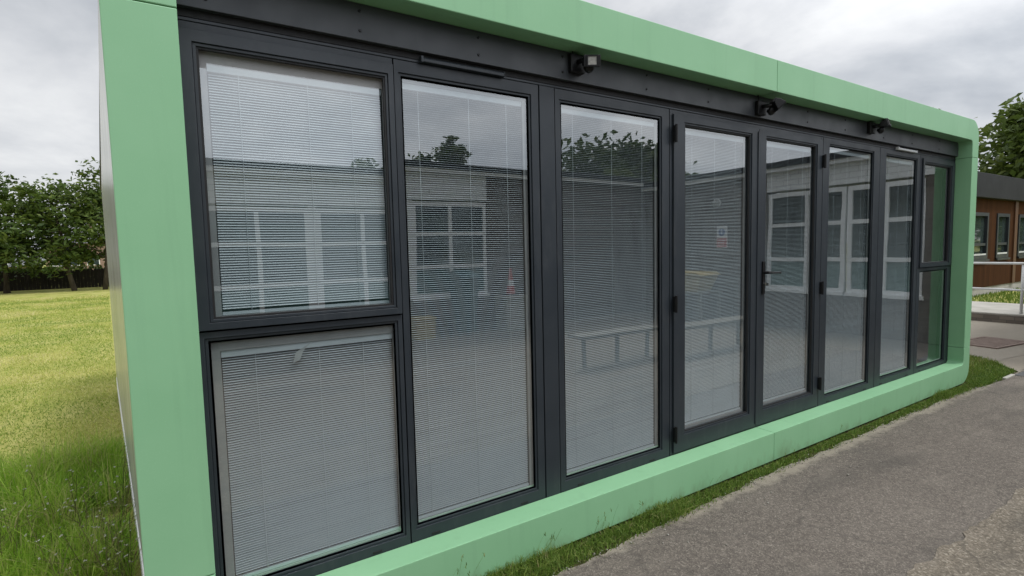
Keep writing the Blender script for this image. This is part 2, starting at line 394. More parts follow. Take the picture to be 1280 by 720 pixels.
# the glazed screen
head = MB().box(.12,PI_R+.02,.151,.21,2.487,2.499).build('head_trim', M['frame'], room, bevel=.0015)
def slats(bx0, bx1, bz0, bz1, y, tilt, parent, cords=3, pitch=.0103, w=.0115, name='blind'):
    mb = MB()
    z = bz1 - .03
    mb.box(bx0,bx1,y-.010,y+.010,bz1-.026,bz1)          # head rail
    ct, st = math.cos(rad(tilt)), math.sin(rad(tilt))
    n = int((z - bz0 - .014)/pitch)
    rr = random.Random(int(bx0*100))
    for k in range(n):
        zc = z - pitch*(k+.5)
        j = rr.gauss(0,1.3) + (rr.uniform(-6,6) if rr.random() < .03 else 0); c2, s2 = math.cos(rad(tilt+j)), math.sin(rad(tilt+j))
        sec = []
        for u, h in ((-.5,0),(-.17,.0008),(.17,.0008),(.5,0)):
            # u<0 is the outer edge (towards -y), which hangs lower
            yy = u*w*c2 - h*s2; zz = u*w*s2 + h*c2
            sec.append((y+yy, zc+zz))
        vs = [(bx0+.002,a,b_) for a,b_ in sec] + [(bx1-.002,a,b_) for a,b_ in sec]
        mb.add(vs, [(i,i+1,5+i,4+i) for i in range(3)])
    mb.box(bx0,bx1,y-.007,y+.007,bz0,bz0+.012)          # bottom rail
    for k in range(cords):
        xc = bx0+(bx1-bx0)*(k+.5)/cords + rr.uniform(-.03,.03)
        mb.box(xc-.0010,xc+.0010,y-.0080,y-.0070,bz0+.013,bz1-.027)
    return mb.build(name, M['slat'], parent, fix=False)
def grow(r, d): return (r[0]-d,r[1]+d,r[2]-d,r[3]+d)
def unit(name, outer, glass, yf=.150, blind=True, margins=(.012,.022,.012,.008), tilt=15, pane_tilt=(0,0), dark_margin=False, bead=.016, weep=True, cords=3, bl_y=.193):
    """a framed light: frame with bead and gasket > pane, spacer, blind"""
    mb = MB()
    mb.ring(outer, grow(glass,bead), yf, .225)
    mb.ring(grow(glass,bead-.0006), grow(glass,.0035), yf+.007, .220)
    w = mb.build(name, M['frame'], room, bevel=.0018)
    MB().ring(grow(glass,.0034), grow(glass,-.0045), yf+.012, .162).build('gasket', M['gasket'], w)  # black ring widened past the rubber to take in its shadow line
    gx0,gx1,gz0,gz1 = grow(glass,-.0015)
    pm = MB(); pm.add([(gx0,.1655,gz0),(gx1,.1655,gz0),(gx1,.1655,gz1),(gx0,.1655,gz1)],[(0,1,2,3)])
    p = pm.build('pane', M['glass'], w, fix=False)
    p.rotation_euler = (rad(pane_tilt[0]),0,rad(pane_tilt[1]))
    if pane_tilt[0]: p.location.y -= .5*(gz1-gz0)*0
    ml, mr, mt, mb_ = margins
    MB().ring(grow(glass,.002), (glass[0]+ml-.002,glass[1]-mr+.002,glass[2]+mb_-.002,glass[3]-mt+.002), .178, .186).build('spacer', M['spacer'], w)
    if blind:
        slats(glass[0]+ml,glass[1]-mr,glass[2]+mb_,glass[3]-mt,bl_y,tilt,w,cords)
    if weep:
        for f in (.16,.82):
            xc = outer[0]+(outer[1]-outer[0])*f
            MB().box(xc-.022,xc+.022,yf-.003,yf+.001,outer[2]+.022,outer[2]+.031).build('drain_cap', M['gasket'], w, bevel=.001)
    return w
ZB, ZH = .198, 2.484
S12, S23, S23b, S34, S45, S56, S67, S78 = 1.027, 1.828, 1.932, 2.846, 3.7925, 4.7045, 5.712, 6.588
g = .0028
# wide left unit: opening sash above a fixed light
unit('window', (.157,1.0225,1.330,2.455), (.268,.982,1.374,2.394), yf=.136, margins=(.030,.004,.045,.006), tilt=44, weep=False, pane_tilt=(-.75,0))
unit('window', (.12,S12-g,ZB,1.322), (.245,.988,.273,1.282), margins=(.038,.004,.045,.008), tilt=19)
lf = MB(); lf.box(.12,.156,.150,.225,1.322+g,ZH); lf.box(1.0235,S12-g,.150,.225,1.322+g,ZH); lf.box(.156,1.0235,.151,.225,2.456,ZH)
lf.build('sash_surround', M['frame'], room, bevel=.0015)
w2 = unit('window', (S12+g,S23-g,ZB,ZH), (1.0677,1.7619,.2876,2.4126), margins=(.004,.024,.018,.008))
post = MB().box(S23+g,S23b-g,.147,.225,ZB,ZH).build('coupling_post', M['frame'], room, bevel=.0018)
unit('window', (S23b+g,S34-g,ZB,ZH), (1.9819,2.7607,.2876,2.4126), margins=(.004,.020,.018,.008))
# double doors in their own frame
dz0, dz1 = ZB+.028, ZH-.03
d1 = unit('door', (S34+.028,S45-.002,dz0,dz1), (2.9913,3.6922,.3526,2.3965), yf=.137, margins=(.006,.024,.018,.02), weep=False, tilt=22)
d2 = unit('door', (S45+.002,S56-.028,dz0,dz1), (3.8977,4.5812,.3526,2.3965), yf=.137, margins=(.006,.014,.018,.02), weep=False, tilt=10)
df = MB(); df.box(S34+g,S34+.026,.150,.225,ZB,ZH); df.box(S56-.026,S56-g,.150,.225,ZB,ZH)
df.box(S34+.026,S56-.026,.151,.225,dz1+.003,ZH); df.box(S34+.026,S56-.026,.151,.225,ZB,dz0-.003)
df.build('door_frame', M['frame'], room, bevel=.0015)
MB().box(S45-.016,S45+.012,.1305,.1365,dz0+.02,dz1-.02).build('meeting_stile', M['frame'], d1, bevel=.0015)
w6 = unit('window', (S56+g,S67-g,ZB,ZH), (4.8253,5.5791,.2878,2.422), margins=(.004,.012,.018,.008), tilt=10)
w7 = unit('window', (S67+g,S78-g,ZB,ZH), (5.8535,6.499,.2878,2.422), margins=(.004,.012,.018,.008), tilt=10)
unit('window', (6.630,7.452,1.330,2.452), (6.6808,7.3624,1.374,2.402), yf=.136, margins=(.012,.012,.018,.008), weep=False, tilt=64, blind=False)
unit('window', (S78+g,7.51,ZB,1.322), (6.6808,7.3624,.267,1.282), margins=(.012,.012,.018,.008), blind=False)
rf = MB(); rf.box(S78+g,6.629,.150,.225,1.322+g,ZH); rf.box(7.453,7.51,.150,.225,1.322+g,ZH); rf.box(6.629,7.453,.151,.225,2.453,ZH)
rf.build('sash_surround', M['frame'], room, bevel=.0015)
# hinges and handle
def hinge(x, z, par):
    h = MB(); h.box(x-.011,x+.011,.118,.1362,z-.05,z+.05)
    h.tube([(x,.117,z-.056),(x,.117,z+.056)],.009,10)
    return h.build('hinge', M['black'], par, bevel=.001)
for z in (2.33,1.235,.36): hinge(S34+.027, z, d1)
for z in (2.28,1.235,.42): hinge(S56-.027, z, d2)
hx, hz = 3.858, 1.398
h = MB(); h.box(hx-.016,hx+.016,.127,.1365,hz-.16,hz+.085)
h.tube([(hx,.128,hz),(hx,.085,hz),(hx+.012,.078,hz),(hx+.135,.078,hz-.004)],[.010,.010,.010,.0085],10)
h.build('handle', M['black'], d2, bevel=.001)
k = MB(); k.tube([(hx,.1268,hz-.085),(hx,.112,hz-.085)],.010,12); k.box(hx-.0025,hx+.0025,.092,.1115,hz-.096,hz-.074)
k.build('lock', M['steel'], d2)
# trickle vents
for x0, x1, par in ((1.166,1.60,w2),(6.03,6.433,w7)):
    v = MB(); v.prism([(.1500,2.4865),(.1500,2.509),(.128,2.507),(.124,2.500),(.124,2.487)], x0, x1, 'x')
    v.box(x0-.012,x0,.122,.149,2.484,2.512); v.box(x1,x1+.004,.122,.149,2.485,2.510)
    v.build('trickle_vent', M['frame'] if x0 < 3 else M['galv'], par, bevel=.0015)  # right vent painted pale in place of the bright reflection off its metal
# shell of the room
BX0, BX1, BY, BZ = -.640, 7.60, 5.75, 2.44
sw = MB(); sw.add([(.0012,.1485,.16),(BX0,BY,.16),(BX0,BY,BZ),(.0012,.1485,2.86)],[(0,1,2,3)])
sw.add([(.06,.1485,.16),(BX0+.06,BY,.16),(BX0+.06,BY,BZ),(.06,.1485,2.86)],[(0,1,2,3)])
sw.add([(.0012,.1485,.16),(.06,.1485,.16),(.06,.1485,2.86),(.0012,.1485,2.86)],[(0,1,2,3)])
sw.build('side_wall', M['side'], room)
fl = MB(); fl.add([(-.004,.1485,0),(BX0-.004,BY,0),(BX0-.004,BY,.158),(-.004,.1485,.158),(.05,.1485,0),(BX0+.05,BY,0),(BX0+.05,BY,.158),(.05,.1485,.158)],
                  [(0,1,2,3),(4,7,6,5),(0,4,5,1),(3,2,6,7),(0,3,7,4),(1,5,6,2)])
fl.build('base_flashing', M['white'], room)
MB().prism([(.1485,0),(BY,0),(BY,BZ),(.1485,2.86)], XR-.06, XR-.002, 'x').build('side_wall', M['side'], room)
MB().box(BX0+.062,XR-.062,BY-.06,BY,.02,BZ-.002).build('rear_wall', M['inside'], room)
def slab(z0,z1): return MB().prism([(.075,.23),(XR-.063,.23),(XR-.063,BY-.062),(BX0+.075,BY-.062)],z0,z1,'z')
slab(.12,.19).build('room_floor', M['carpet'], room)
rp = MB(); rp.add([(.01,.1490,2.862),(XR,.1490,2.862),(XR,BY+.05,BZ+.002),(BX0-.02,BY+.05,BZ+.002),(.01,.1490,2.895),(XR,.1490,2.895),(XR,BY+.05,BZ+.04),(BX0-.02,BY+.05,BZ+.04)],
                  [(0,1,2,3),(4,7,6,5),(0,4,5,1),(1,5,6,2),(2,6,7,3),(3,7,4,0)])
rp.build('roof', M['felt'], room)
slab(2.425,2.437).build('room_ceiling', M['inside'], room)

# ------------------------------------------------------------------ floodlights on the fascia
def floodlight(x, z, head_dir, head_off, label, lens_s=(.085,.075)):
    t = thing('floodlight', label, 'floodlight', (x,.1225,z), 'black floodlights under the eaves')
    b_ = MB(); b_.box(x-.048,x+.048,.092,.1222,z-.048,z+.05); b_.build('back_plate', M['black'], t, bevel=.006)
    hc = Vector((x,.1,z)) + Vector(head_off)
    a = MB(); a.tube([(x,.1,z+.01),(x+head_off[0]*.4,.1+head_off[1]*.55,z+.01),tuple(hc)],[.014,.014,.012],8); a.build('arm', M['black'], t, smooth=True)
    cb_ = MB(); cb_.tube([(x-.02,.112,z+.05),(x-.024,.108,z+.062),(x-.022,.114,2.684)],.004,6); cb_.build('cable', M['black'], t, smooth=True)
    s = MB(); s.tube([(x+.03,.075,z-.02),(x+.035,.06,z-.025)],[.012,.012],8)
    # passive sensor: dark dome hung under the arm
    for k in range(5):
        pass
    s.tube([(x+.035,.062,z-.02),(x+.036,.052,z-.024),(x+.037,.04,z-.03),(x+.038,.03,z-.036),(x+.038,.025,z-.038)],[.022,.03,.031,.022,.006],14)
    s.build('sensor', M['black'], t, smooth=True)
    d = Vector(head_dir).normalized(); u = Vector((0,0,1)); rgt = d.cross(u).normalized(); u = rgt.cross(d)
    X = Matrix(((rgt.x,-d.x,u.x,hc.x),(rgt.y,-d.y,u.y,hc.y),(rgt.z,-d.z,u.z,hc.z),(0,0,0,1)))
    # local: x right, -y forward, z up
    w, hgt = lens_s
    hd = MB(); hd.prism([(-.028,-hgt/2-.010),(.018,-hgt/2+.004),(.030,-hgt/4),(.030,hgt/4),(.018,hgt/2-.004),(-.028,hgt/2+.010)], -w/2-.022, w/2+.022, 'x')
    for k in range(5):
        xx = -w/2 + w*k/4
        hd.box(xx-.003,xx+.003,.026,.042,-hgt/3,hgt/3)
    ho = hd.build('lamp_head', M['black'], t, bevel=.003, xf=X)
    MB().box(-w/2,w/2,-.0305,-.0285,-hgt/2,hgt/2).build('lens', M['lens'], ho, xf=X)
    r = MB(); r.ring((-w/2-.008,w/2+.008,-hgt/2-.008,hgt/2+.008),(-w/2,w/2,-hgt/2,hgt/2),-.034,-.0282)
    r.build('lens_frame', M['black'], ho, xf=X)
    return t
floodlight(2.055, 2.615, (-.50,-.85,-.12), (.03,-.08,-.008), 'nearest black floodlight under the green eaves, its pale square lens facing the viewer', (.046,.042))
floodlight(3.755, 2.588, (.55,-.45,-.75), (.045,-.085,.012), 'black floodlight tilted down above the hinged doors, middle one on the dark fascia', (.065,.055))
floodlight(5.425, 2.622, (.2,-.9,.30), (.045,-.08,.022), 'small black floodlight with lens tipped outwards, farthest one towards the right end of the fascia', (.06,.05))

# pale wedge standing in for a reflection on the lower pane
st = MB(); st.prism([(.545,1.158),(.572,1.166),(.588,1.205),(.618,1.236),(.578,1.214),(.556,1.200)], .1662, .1666)
M['reflectwedge'] = mottled('grey_reflection', (.36,.38,.38), (.48,.5,.5), 30, .6)
tag(st.build('reflection_wedge', M['reflectwedge']), 'pale wedge modelled to stand for a reflection near the top of the lower left window pane', 'reflection')

# ------------------------------------------------------------------ ground
def sheet(name, pts, z, m, label=None):
    mb = MB(); n = len(pts)
    mb.add([(x,y,z) for x,y in pts], [tuple(range(n))])
    o = mb.build(name, m); kind(o,'structure', label)
    return o
def rough_line(p, q, step, amp, seed):
    r = random.Random(seed); d = math.hypot(q[0]-p[0],q[1]-p[1]); n = max(2,int(d/step)); out = []
    nx, ny = -(q[1]-p[1])/d, (q[0]-p[0])/d; a = 0
    for k in range(n):
        t = k/n; a = .6*a + r.uniform(-amp,amp)
        out.append((p[0]+(q[0]-p[0])*t+nx*a, p[1]+(q[1]-p[1])*t+ny*a))
    return out
# field: one sheet out to the horizon, dense near
gx = np.concatenate([[-900,-300,-120],np.linspace(-50,50,41),[120,300,900]]); gy = gx.copy()
vv = np.array([(x,y,-.03) for y in gy for x in gx]); nn = len(gx)
ff = np.array([(j*nn+i,j*nn+i+1,(j+1)*nn+i+1,(j+1)*nn+i) for j in range(nn-1) for i in range(nn-1)])
kind(cloud_mesh('field', vv, ff, M['field']), 'structure', 'mown yellow green grass field')
verge = sheet('verge', [(-.1,-.30),(9.42,-.30),(9.5,.6),(9.5,6.2),(7.4,6.2),(7.4,.5),(-.1,.5)], -.022, M['soil'], 'dark soil strip under the grass verge')
# tarmac path: ragged edge along the verge, round the grass corner, out to the far kerb
edge = rough_line((-12,-.15),(2.3,-.145),.045,.014,3) + rough_line((2.3,-.145),(3.6,-.10),.045,.012,33) + rough_line((3.6,-.10),(6.6,-.10),.045,.012,34) + rough_line((6.6,-.10),(8.05,-.175),.045,.010,35) + rough_line((8.05,-.19),(8.72,-.16),.05,.008,4) + rough_line((8.72,-.155),(9.20,.20),.06,.012,5) + rough_line((9.20,.20),(9.45,.62),.06,.012,6) + [(9.46,1.2),(9.47,6.5),(13.5,6.5),(13.5,-9.0),(-12,-9.0)]
sheet('path', edge, -.012, M['path'], 'worn grey tarmac path along the front of the classroom')
e2 = rough_line((-12,-1.10),(3.9,-1.135),.05,.022,8) + rough_line((3.9,-1.14),(5.2,-1.16),.05,.015,18) + rough_line((5.2,-1.16),(9.7,-1.25),.08,.012,9) + [(9.7,-6.6),(-12,-6.6)]
sheet('road', e2, -.007, M['road'], 'coarse grey tarmac with visible stone chippings')
e3 = rough_line((9.25,.16),(13.44,-.25),.1,.02,11) + [(13.44,6.4),(9.7,6.4)] + [(9.62,.9)]
sheet('path', e3, -.008, M['farpath'], 'pale tarmac beyond the grass corner')
MB_ = MB(); MB_.add([(x,y,-.006) for x,y in ((8.42,-.19),(8.95,-.21),(9.0,-.52),(8.46,-.46))],[(0,1,2,3)])
kind(MB_.build('path', M['felt']),'structure','small dark patch repair in the tarmac')
kb = MB(); kb.box(8.12,8.42,-.205,-.165,-.03,.004); ko = kb.build('kerb', M['concrete'], bevel=.006); kind(ko,'structure','short pale concrete edging piece at the grass corner')
# far kerb, landing and grass beyond
kb = MB(); kb.box(13.45,13.62,-9,6.4,-.03,.135); kind(kb.build('kerb', M['kerbbrick'], bevel=.01),'structure','brick kerb of the landing')
kb = MB(); kb.box(13.46,15.7,-9,6.4,.135+.002,.165); kind(kb.build('pavement', M['concrete'], bevel=.006),'structure','pale concrete landing beside the timber building')
b_ = MB(); b_.add([(15.7,-9,.15),(40,-9,.15),(40,2.86,.10),(15.7,2.86,.10)],[(0,1,2,3)]); b_.add([(15.7,2.86,.10),(16.5,2.86,.10),(16.5,9,.10),(15.7,9,.10)],[(0,1,2,3)])
kind(b_.build('lawn', M['field']),'structure','strip of lawn in front of the timber building')
dc = MB(); dc.ring((0,1.02,0,.60),(.05,.97,.05,.55),0,.02)
for k in range(9): dc.box(.05+.105*k,.05+.105*k+.075,.004,.018,.06,.54)
X = Matrix.Translation((10.18,.42,-.010)) @ Matrix.Rotation(rad(-8),4,'Z') @ Matrix(((1,0,0,0),(0,0,1,0),(0,1,0,0),(0,0,0,1)))
tag(dc.build('drain_cover', M['rust'], xf=X), 'pinkish brown rusty drain cover set in the pale tarmac beyond the grass corner', 'drain cover')

# ------------------------------------------------------------------ grasses
def blades(name, xy, z, h, lean, width, tint, mat, curve=.5, seed=1, label=None, cat=None):
    r = np.random.default_rng(seed); n = len(xy)
    az = r.uniform(0,2*np.pi,n); la = r.uniform(0,2*np.pi,n); ln = np.abs(r.normal(0,1,n))*lean
    d = np.stack([np.cos(la),np.sin(la),np.zeros(n)],1); s = np.stack([np.cos(az),np.sin(az),np.zeros(n)],1)
    base = np.concatenate([xy, np.broadcast_to(np.asarray(z,dtype=float).reshape(-1,1),(n,1))],1)
    hh = h.reshape(-1,1); up = np.array([[0,0,1.0]]); w = width.reshape(-1,1)
    ln = ln.reshape(-1,1)
    p1 = base + up*hh*.55 + d*hh*ln*.35
    p2 = base + up*hh*(1-.25*np.clip(ln,0,1.6)) + d*hh*ln
    V = np.stack([base-s*w, base+s*w, p1+s*w*.8, p1-s*w*.8, p2],1).reshape(-1,3)
    i = np.arange(n)*5
    tri = np.concatenate([np.stack([i,i+1,i+2],1),np.stack([i,i+2,i+3],1),np.stack([i+3,i+2,i+4],1)])
    o = cloud_mesh(name, V, tri, mat, np.repeat(tint,5))
    kind(o,'stuff',label,cat); return o
def vnoise(xy, s, seed):
    r = np.random.default_rng(seed); T = r.random((64,64)); p = xy*s; i = np.floor(p).astype(int); f = p-i; f = f*f*(3-2*f)
    g_ = lambda a,b: T[a%64,b%64]
    x, y = i[:,0], i[:,1]
    return (g_(x,y)*(1-f[:,0])+g_(x+1,y)*f[:,0])*(1-f[:,1]) + (g_(x,y+1)*(1-f[:,0])+g_(x+1,y+1)*f[:,0])*f[:,1]
# mown field: blades thin out with distance
r = np.random.default_rng(21)
n = 150000
yy = .3 + 27*r.random(n)**1.9
xx = -.02 - (yy*.108) - (r.random(n)*(1.6+yy*.24))
xy = np.stack([xx,yy],1)
mow = .5*vnoise(xy*np.array([1.0,.6]),1.6,2)+.5*vnoise(xy*np.array([.12,1.0])+.12*xy[:,::-1],1.2,52)
mow = np.clip((mow-.5)*2.3+.42,0,1)
h = (.014+.022*r.random(n))*(1+yy*.03)*(.6+.8*mow)
blades('mown_grass', xy, -.03, h, 1.3, .0016+.0005*yy*r.random(n), np.clip(.02+.75*mow+r.normal(0,.2,n),0,1), M['fieldblade'], seed=5, label='short mown grass with yellow clippings covering the field', cat='grass')
# long unmown grass by the end wall
n = 34000
yy = 1.0+3.1*r.random(n); xx = -.11*(yy) - .03 - 1.9*r.random(n)
xy = np.stack([xx,yy],1)
keep = (yy < 3.2 + .55*vnoise(xy,2.2,9) - .10*np.abs(xx)) & (vnoise(xy,3.2,4) > .14)
xy = xy[keep]; m_ = len(xy); cl = vnoise(xy,2.6,11)
fade = np.clip((3.75-xy[:,1])/.9,.3,1)
cl = np.clip(.55*cl+.75*vnoise(xy,6.5,41)-.15,0.02,1)
h = (.05+.44*cl*r.random(m_)**.7)*fade
blades('long_grass', xy, -.03, h, .75, .0016+.0022*r.random(m_), np.clip(.12+.75*cl+r.normal(0,.2,m_)+.25*(xy[:,1]<1.9)*r.random(m_),0,1), M['longblade'], seed=6, label='tall uncut green grass growing along the end wall', cat='grass')
# verge along the base
n = 44000
xx = 0.05+8.3*r.random(n)**.85; yy = -.012-.165*r.random(n)**1.25
xy = np.stack([xx,yy],1); lim_ = np.interp(xx,[0,2.3,3.6,6.6,8.1],[.155,.15,.105,.105,.18])+.020*r.normal(0,1,n)
keep0 = -yy < lim_; xy = xy[keep0]; xx = xx[keep0]; yy = yy[keep0]; n = len(xy)
cl = vnoise(xy*np.array([1,.4]),3.1,13); cl2 = vnoise(xy*np.array([1,.3]),1.1,23)
keep = r.random(n) < np.clip(2.4*cl*cl2+.22 - (-yy-.1)*2.5,.1,1)
xy = xy[keep]; m_ = len(xy); c2 = (cl*cl2*1.6)[keep]
h = (.015+.20*c2**1.7*r.random(m_)+.018*r.random(m_))
blades('verge_grass', xy, -.022, h, .95, .0012+.0016*r.random(m_), np.clip(.1+.6*r.random(m_)+.35*(r.random(m_)>.86)+.15*c2,0,1), M['verge'], seed=7, label='ragged grass verge between the classroom base and the path', cat='grass')
# grass corner at the right end
n = 26000
xx = 7.5+2.0*r.random(n); yy = -.17+3.2*r.random(n)**1.5
xy = np.stack([xx,yy],1)
lim = np.interp(xx,[7.5,8.7,9.2,9.45],[-.17,-.155,.2,.6])
keep = (yy > lim+.01) & ((yy>.02)|(xx>7.4)) & ~((xx<7.65)&(yy>-.01))
xy = xy[keep]; m_ = len(xy); cl = vnoise(xy,2.5,31)
blades('corner_grass', xy, -.022, .025+.05*cl*r.random(m_)+.02*r.random(m_), .8, .002+.002*r.random(m_), np.clip(.3+.5*cl+r.normal(0,.2,m_),0,1), M['verge'], seed=8, label='patch of rough grass at the right hand corner of the classroom', cat='grass')
# far lawn strip
n = 9000
xx = 15.75+8*r.random(n); yy = 2.8-4.5*r.random(n); xy = np.stack([xx,yy],1)
blades('lawn_grass', xy, .11+.004*(2.8-yy), .05+.05*r.random(n), .7, .006+.006*r.random(n), np.clip(.25+.5*r.random(n),0,1), M['verge'], seed=12, label='green lawn strip in front of the timber building', cat='grass')
# white flowered weeds in the long grass
wv, wf, wt, wm = [], [], [], []
rr = random.Random(5)
def tri_strip(p, q, w, tn, mi):
    d = Vector(q)-Vector(p); s = d.cross(Vector((rr.uniform(-1,1),rr.uniform(-1,1),.2))).normalized()*w; b0 = len(wv)
    wv.extend([Vector(p)-s, Vector(p)+s, Vector(q)+s*.6, Vector(q)-s*.6]); wf.append((b0,b0+1,b0+2,b0+3)); wt.extend([tn]*4); wm.append(mi)
for k in range(120):
    y = rr.uniform(.75,1.95); x = -.11*y-.03-rr.random()**1.7*.8; hgt = rr.uniform(.16,.42)
    p = Vector((x,y,-.03)); q = p+Vector((rr.gauss(0,.05),rr.gauss(0,.05),hgt)); tri_strip(p,q,.0017,rr.random(),0)
    for j in range(rr.randint(3,6)):
        t = rr.uniform(.45,1); a = p.lerp(q,t); e = a+Vector((rr.gauss(0,.045),rr.gauss(0,.045),rr.uniform(.02,.08))); tri_strip(a,e,.001,rr.random(),0)
        if rr.random() < .22:
            for c in range(3):
                o_ = Vector((rr.gauss(0,.004),rr.gauss(0,.004),rr.uniform(0,.005)))
                tri_strip(e+o_-Vector((.0035,0,.001)),e+o_+Vector((.0035,rr.uniform(-.003,.003),.002)),.003,rr.random(),1)
kind(cloud_mesh('flowering_weeds', np.array([tuple(v) for v in wv]), np.array(wf), [M['weed'],M['petal']], np.array(wt), mat_idx=np.array(wm)),'stuff','thin weeds with tiny white flowers at the foot of the end wall','weeds')
# seed stalks leaning over the green sill panel
wv, wf, wt, wm = [], [], [], []
for cx, nst, hh in ((1.18,7,.21),(1.62,5,.17),(2.02,8,.17),(2.3,4,.12),(.9,5,.19),(3.0,5,.10),(4.6,5,.11),(6.2,4,.10),(3.9,4,.09)):
    for k in range(nst):
        x = cx+rr.gauss(0,.035); p = Vector((x,-.03-rr.random()*.05,-.02)); h_ = hh*rr.uniform(.6,1.25)
        q = p+Vector((rr.uniform(-.02,.07),rr.uniform(-.03,.0),h_*.7)); e = q+Vector((rr.uniform(0,.05),-.005,h_*.3))
        tri_strip(p,q,.0011,rr.random()*.5,0); tri_strip(q,e,.0009,rr.random()*.5,0)
        if rr.random() < .5:
            for c in range(4): tri_strip(e+Vector((rr.gauss(0,.004),rr.gauss(0,.003),-.006*c)),e+Vector((rr.gauss(0,.006),0,.012-.006*c)),.0018,rr.random(),0)
kind(cloud_mesh('grass_stalks', np.array([tuple(v) for v in wv]), np.array(wf), [M['verge']], np.array(wt)),'stuff','thin seeding grass stalks against the green base panel','grass')
# loose stones along the ragged edge of the path
sv, sf = [], []
for k in range(620):
    x = .8+8*rr.random(); y = -float(np.interp(x,[0,2.3,3.6,6.6,8.1],[.155,.15,.105,.105,.18]))-.008+rr.gauss(0,.018) - (rr.random()<.2)*rr.random()*.4; s = rr.uniform(.002,.008)*(1.6 if rr.random()<.08 else 1)
    b0 = len(sv); c = Vector((x,y,-.011+s*.4))
    pts = [Vector((1,0,0)),Vector((-.9,.2,0)),Vector((.1,1,.1)),Vector((0,-.9,-.1)),Vector((.1,.1,.7)),Vector((0,0,-.7))]
    sv.extend([c+Vector([a*s*rr.uniform(.7,1.2) for a in p]) for p in pts])
    sf += [(b0+0,b0+2,b0+4),(b0+2,b0+1,b0+4),(b0+1,b0+3,b0+4),(b0+3,b0+0,b0+4),(b0+2,b0+0,b0+5),(b0+1,b0+2,b0+5),(b0+3,b0+1,b0+5),(b0+0,b0+3,b0+5)]
kind(cloud_mesh('gravel', np.array([tuple(v) for v in sv]), np.array(sf), M['stone']),'stuff','loose pale stones along the edge of the path','gravel')

# ------------------------------------------------------------------ trees
def tree(label, base, h, crown, nleaf, leaf, mat, seed, lean=(0,0), trunk_r=.13, group=None, cone=False, limbs=16, name='tree', spread=.5):
    r_ = np.random.default_rng(seed); R_ = random.Random(seed)
    t = thing(name, label, 'tree', base, group)
    B = Vector(base); cz0, rx, rz = crown        # crown centre height, horizontal and vertical radius
    C0 = B + Vector((lean[0],lean[1],cz0))
    mb = MB()
    top = B + Vector((lean[0],lean[1],h*.86))
    pts = [B, B.lerp(top,.25)+Vector((R_.gauss(0,.08),R_.gauss(0,.08),0)), B.lerp(top,.5)+Vector((R_.gauss(0,.12),R_.gauss(0,.12),0)), B.lerp(top,.75)+Vector((R_.gauss(0,.12),R_.gauss(0,.12),0)), top]
    mb.tube(pts,[trunk_r,trunk_r*.8,trunk_r*.6,trunk_r*.38,trunk_r*.12],8)
    cl = []
    for k in range(limbs):
        th = 2.4*k + R_.uniform(-.5,.5); ph = R_.uniform(-.75,.98)
        sh = math.sqrt(max(0,1-ph*ph)); rf_ = R_.uniform(.65,1.0)
        if cone: sh = (1-ph)*.5+.08; rf_ = 1
        e = C0 + Vector((math.cos(th)*sh*rx*rf_, math.sin(th)*sh*rx*rf_, ph*rz*rf_))
        zt = min(max(B.z+.28*h, e.z - R_.uniform(.2,.5)*rx), top.z*.98)
        f = (zt-B.z)/(top.z-B.z); s0 = B.lerp(top,f)
        mid = s0.lerp(e,.5)+Vector((R_.gauss(0,.1),R_.gauss(0,.1),.08*rx))
        mb.tube([s0,mid,e],[trunk_r*.34,trunk_r*.2,trunk_r*.06],6)
        for q in (.45,.7,.88,1.0,1.08):
            c = s0.lerp(mid,q*2) if q < .5 else mid.lerp(e,(q-.5)*2)
            for w in range(2):
                o_ = Vector((R_.gauss(0,.24*rx*spread*2),R_.gauss(0,.24*rx*spread*2),R_.gauss(0,.16*rz*spread*2)))
                cl.append(c+o_)
                if w == 0: mb.tube([c,c+o_*.9],[trunk_r*.09,trunk_r*.03],5)
    mb.build('trunk', M['bark'], t, smooth=True)
    cl = np.array([tuple(c) for c in cl]); per = r_.integers(0,len(cl),nleaf)
    tone = r_.random(len(cl))
    sg = .155*rx*np.array([1,1,.62])*(.5+.9*r_.random((len(cl),1)))
    P = cl[per] + np.clip(r_.normal(0,1,(nleaf,3)),-1.9,1.9)*sg[per]
    a = r_.normal(0,1,(nleaf,3)); a[:,2] *= .55; a /= np.linalg.norm(a,axis=1,keepdims=True)
    b = r_.normal(0,1,(nleaf,3)); b -= (b*a).sum(1,keepdims=True)*a; b /= np.linalg.norm(b,axis=1,keepdims=True)
    L = leaf*(.6+.8*r_.random((nleaf,1))); W = L*.42
    V = np.stack([P-a*L*.5, P+b*W*.5-a*L*.05, P+a*L*.5-np.array([[0,0,1]])*L*.12, P-b*W*.5-a*L*.05],1).reshape(-1,3)
    i = np.arange(nleaf)*4
    tint = np.clip(.25+.5*tone[per]+r_.normal(0,.17,nleaf),0,1)
    cloud_mesh('crown', V, np.stack([i,i+1,i+2,i+3],1), mat, np.repeat(tint,4), t, tuple(C0))
    return t
GT = 'trees along the far fence'
tree('broad dark green tree cut by the left picture edge beyond the field', (-7.8,34,-.03), 6.2, (3.4,2.2,2.7), 8500, .26, M['leafdark'], 31, (-.1,0), .15, GT)
tree('open crowned tree with forked leaning limbs in the middle of the far row', (-5.0,33.2,-.03), 6.0, (3.3,1.9,2.6), 4800, .25, M['leafmid'], 44, (-.7,.2), .13, GT, spread=.42)
tree('tree in the far row partly hidden by the end wall of the classroom', (-3.7,33,-.03), 6.2, (3.4,1.8,2.6), 6500, .25, M['leafdark'], 57, (.2,.1), .12, GT)
tree('tree behind the fence standing hidden by the classroom', (-1.0,34,-.03), 6.5, (4.1,2.2,2.3), 8000, .26, M['leafmid'], 71, (0,0), .13, GT)
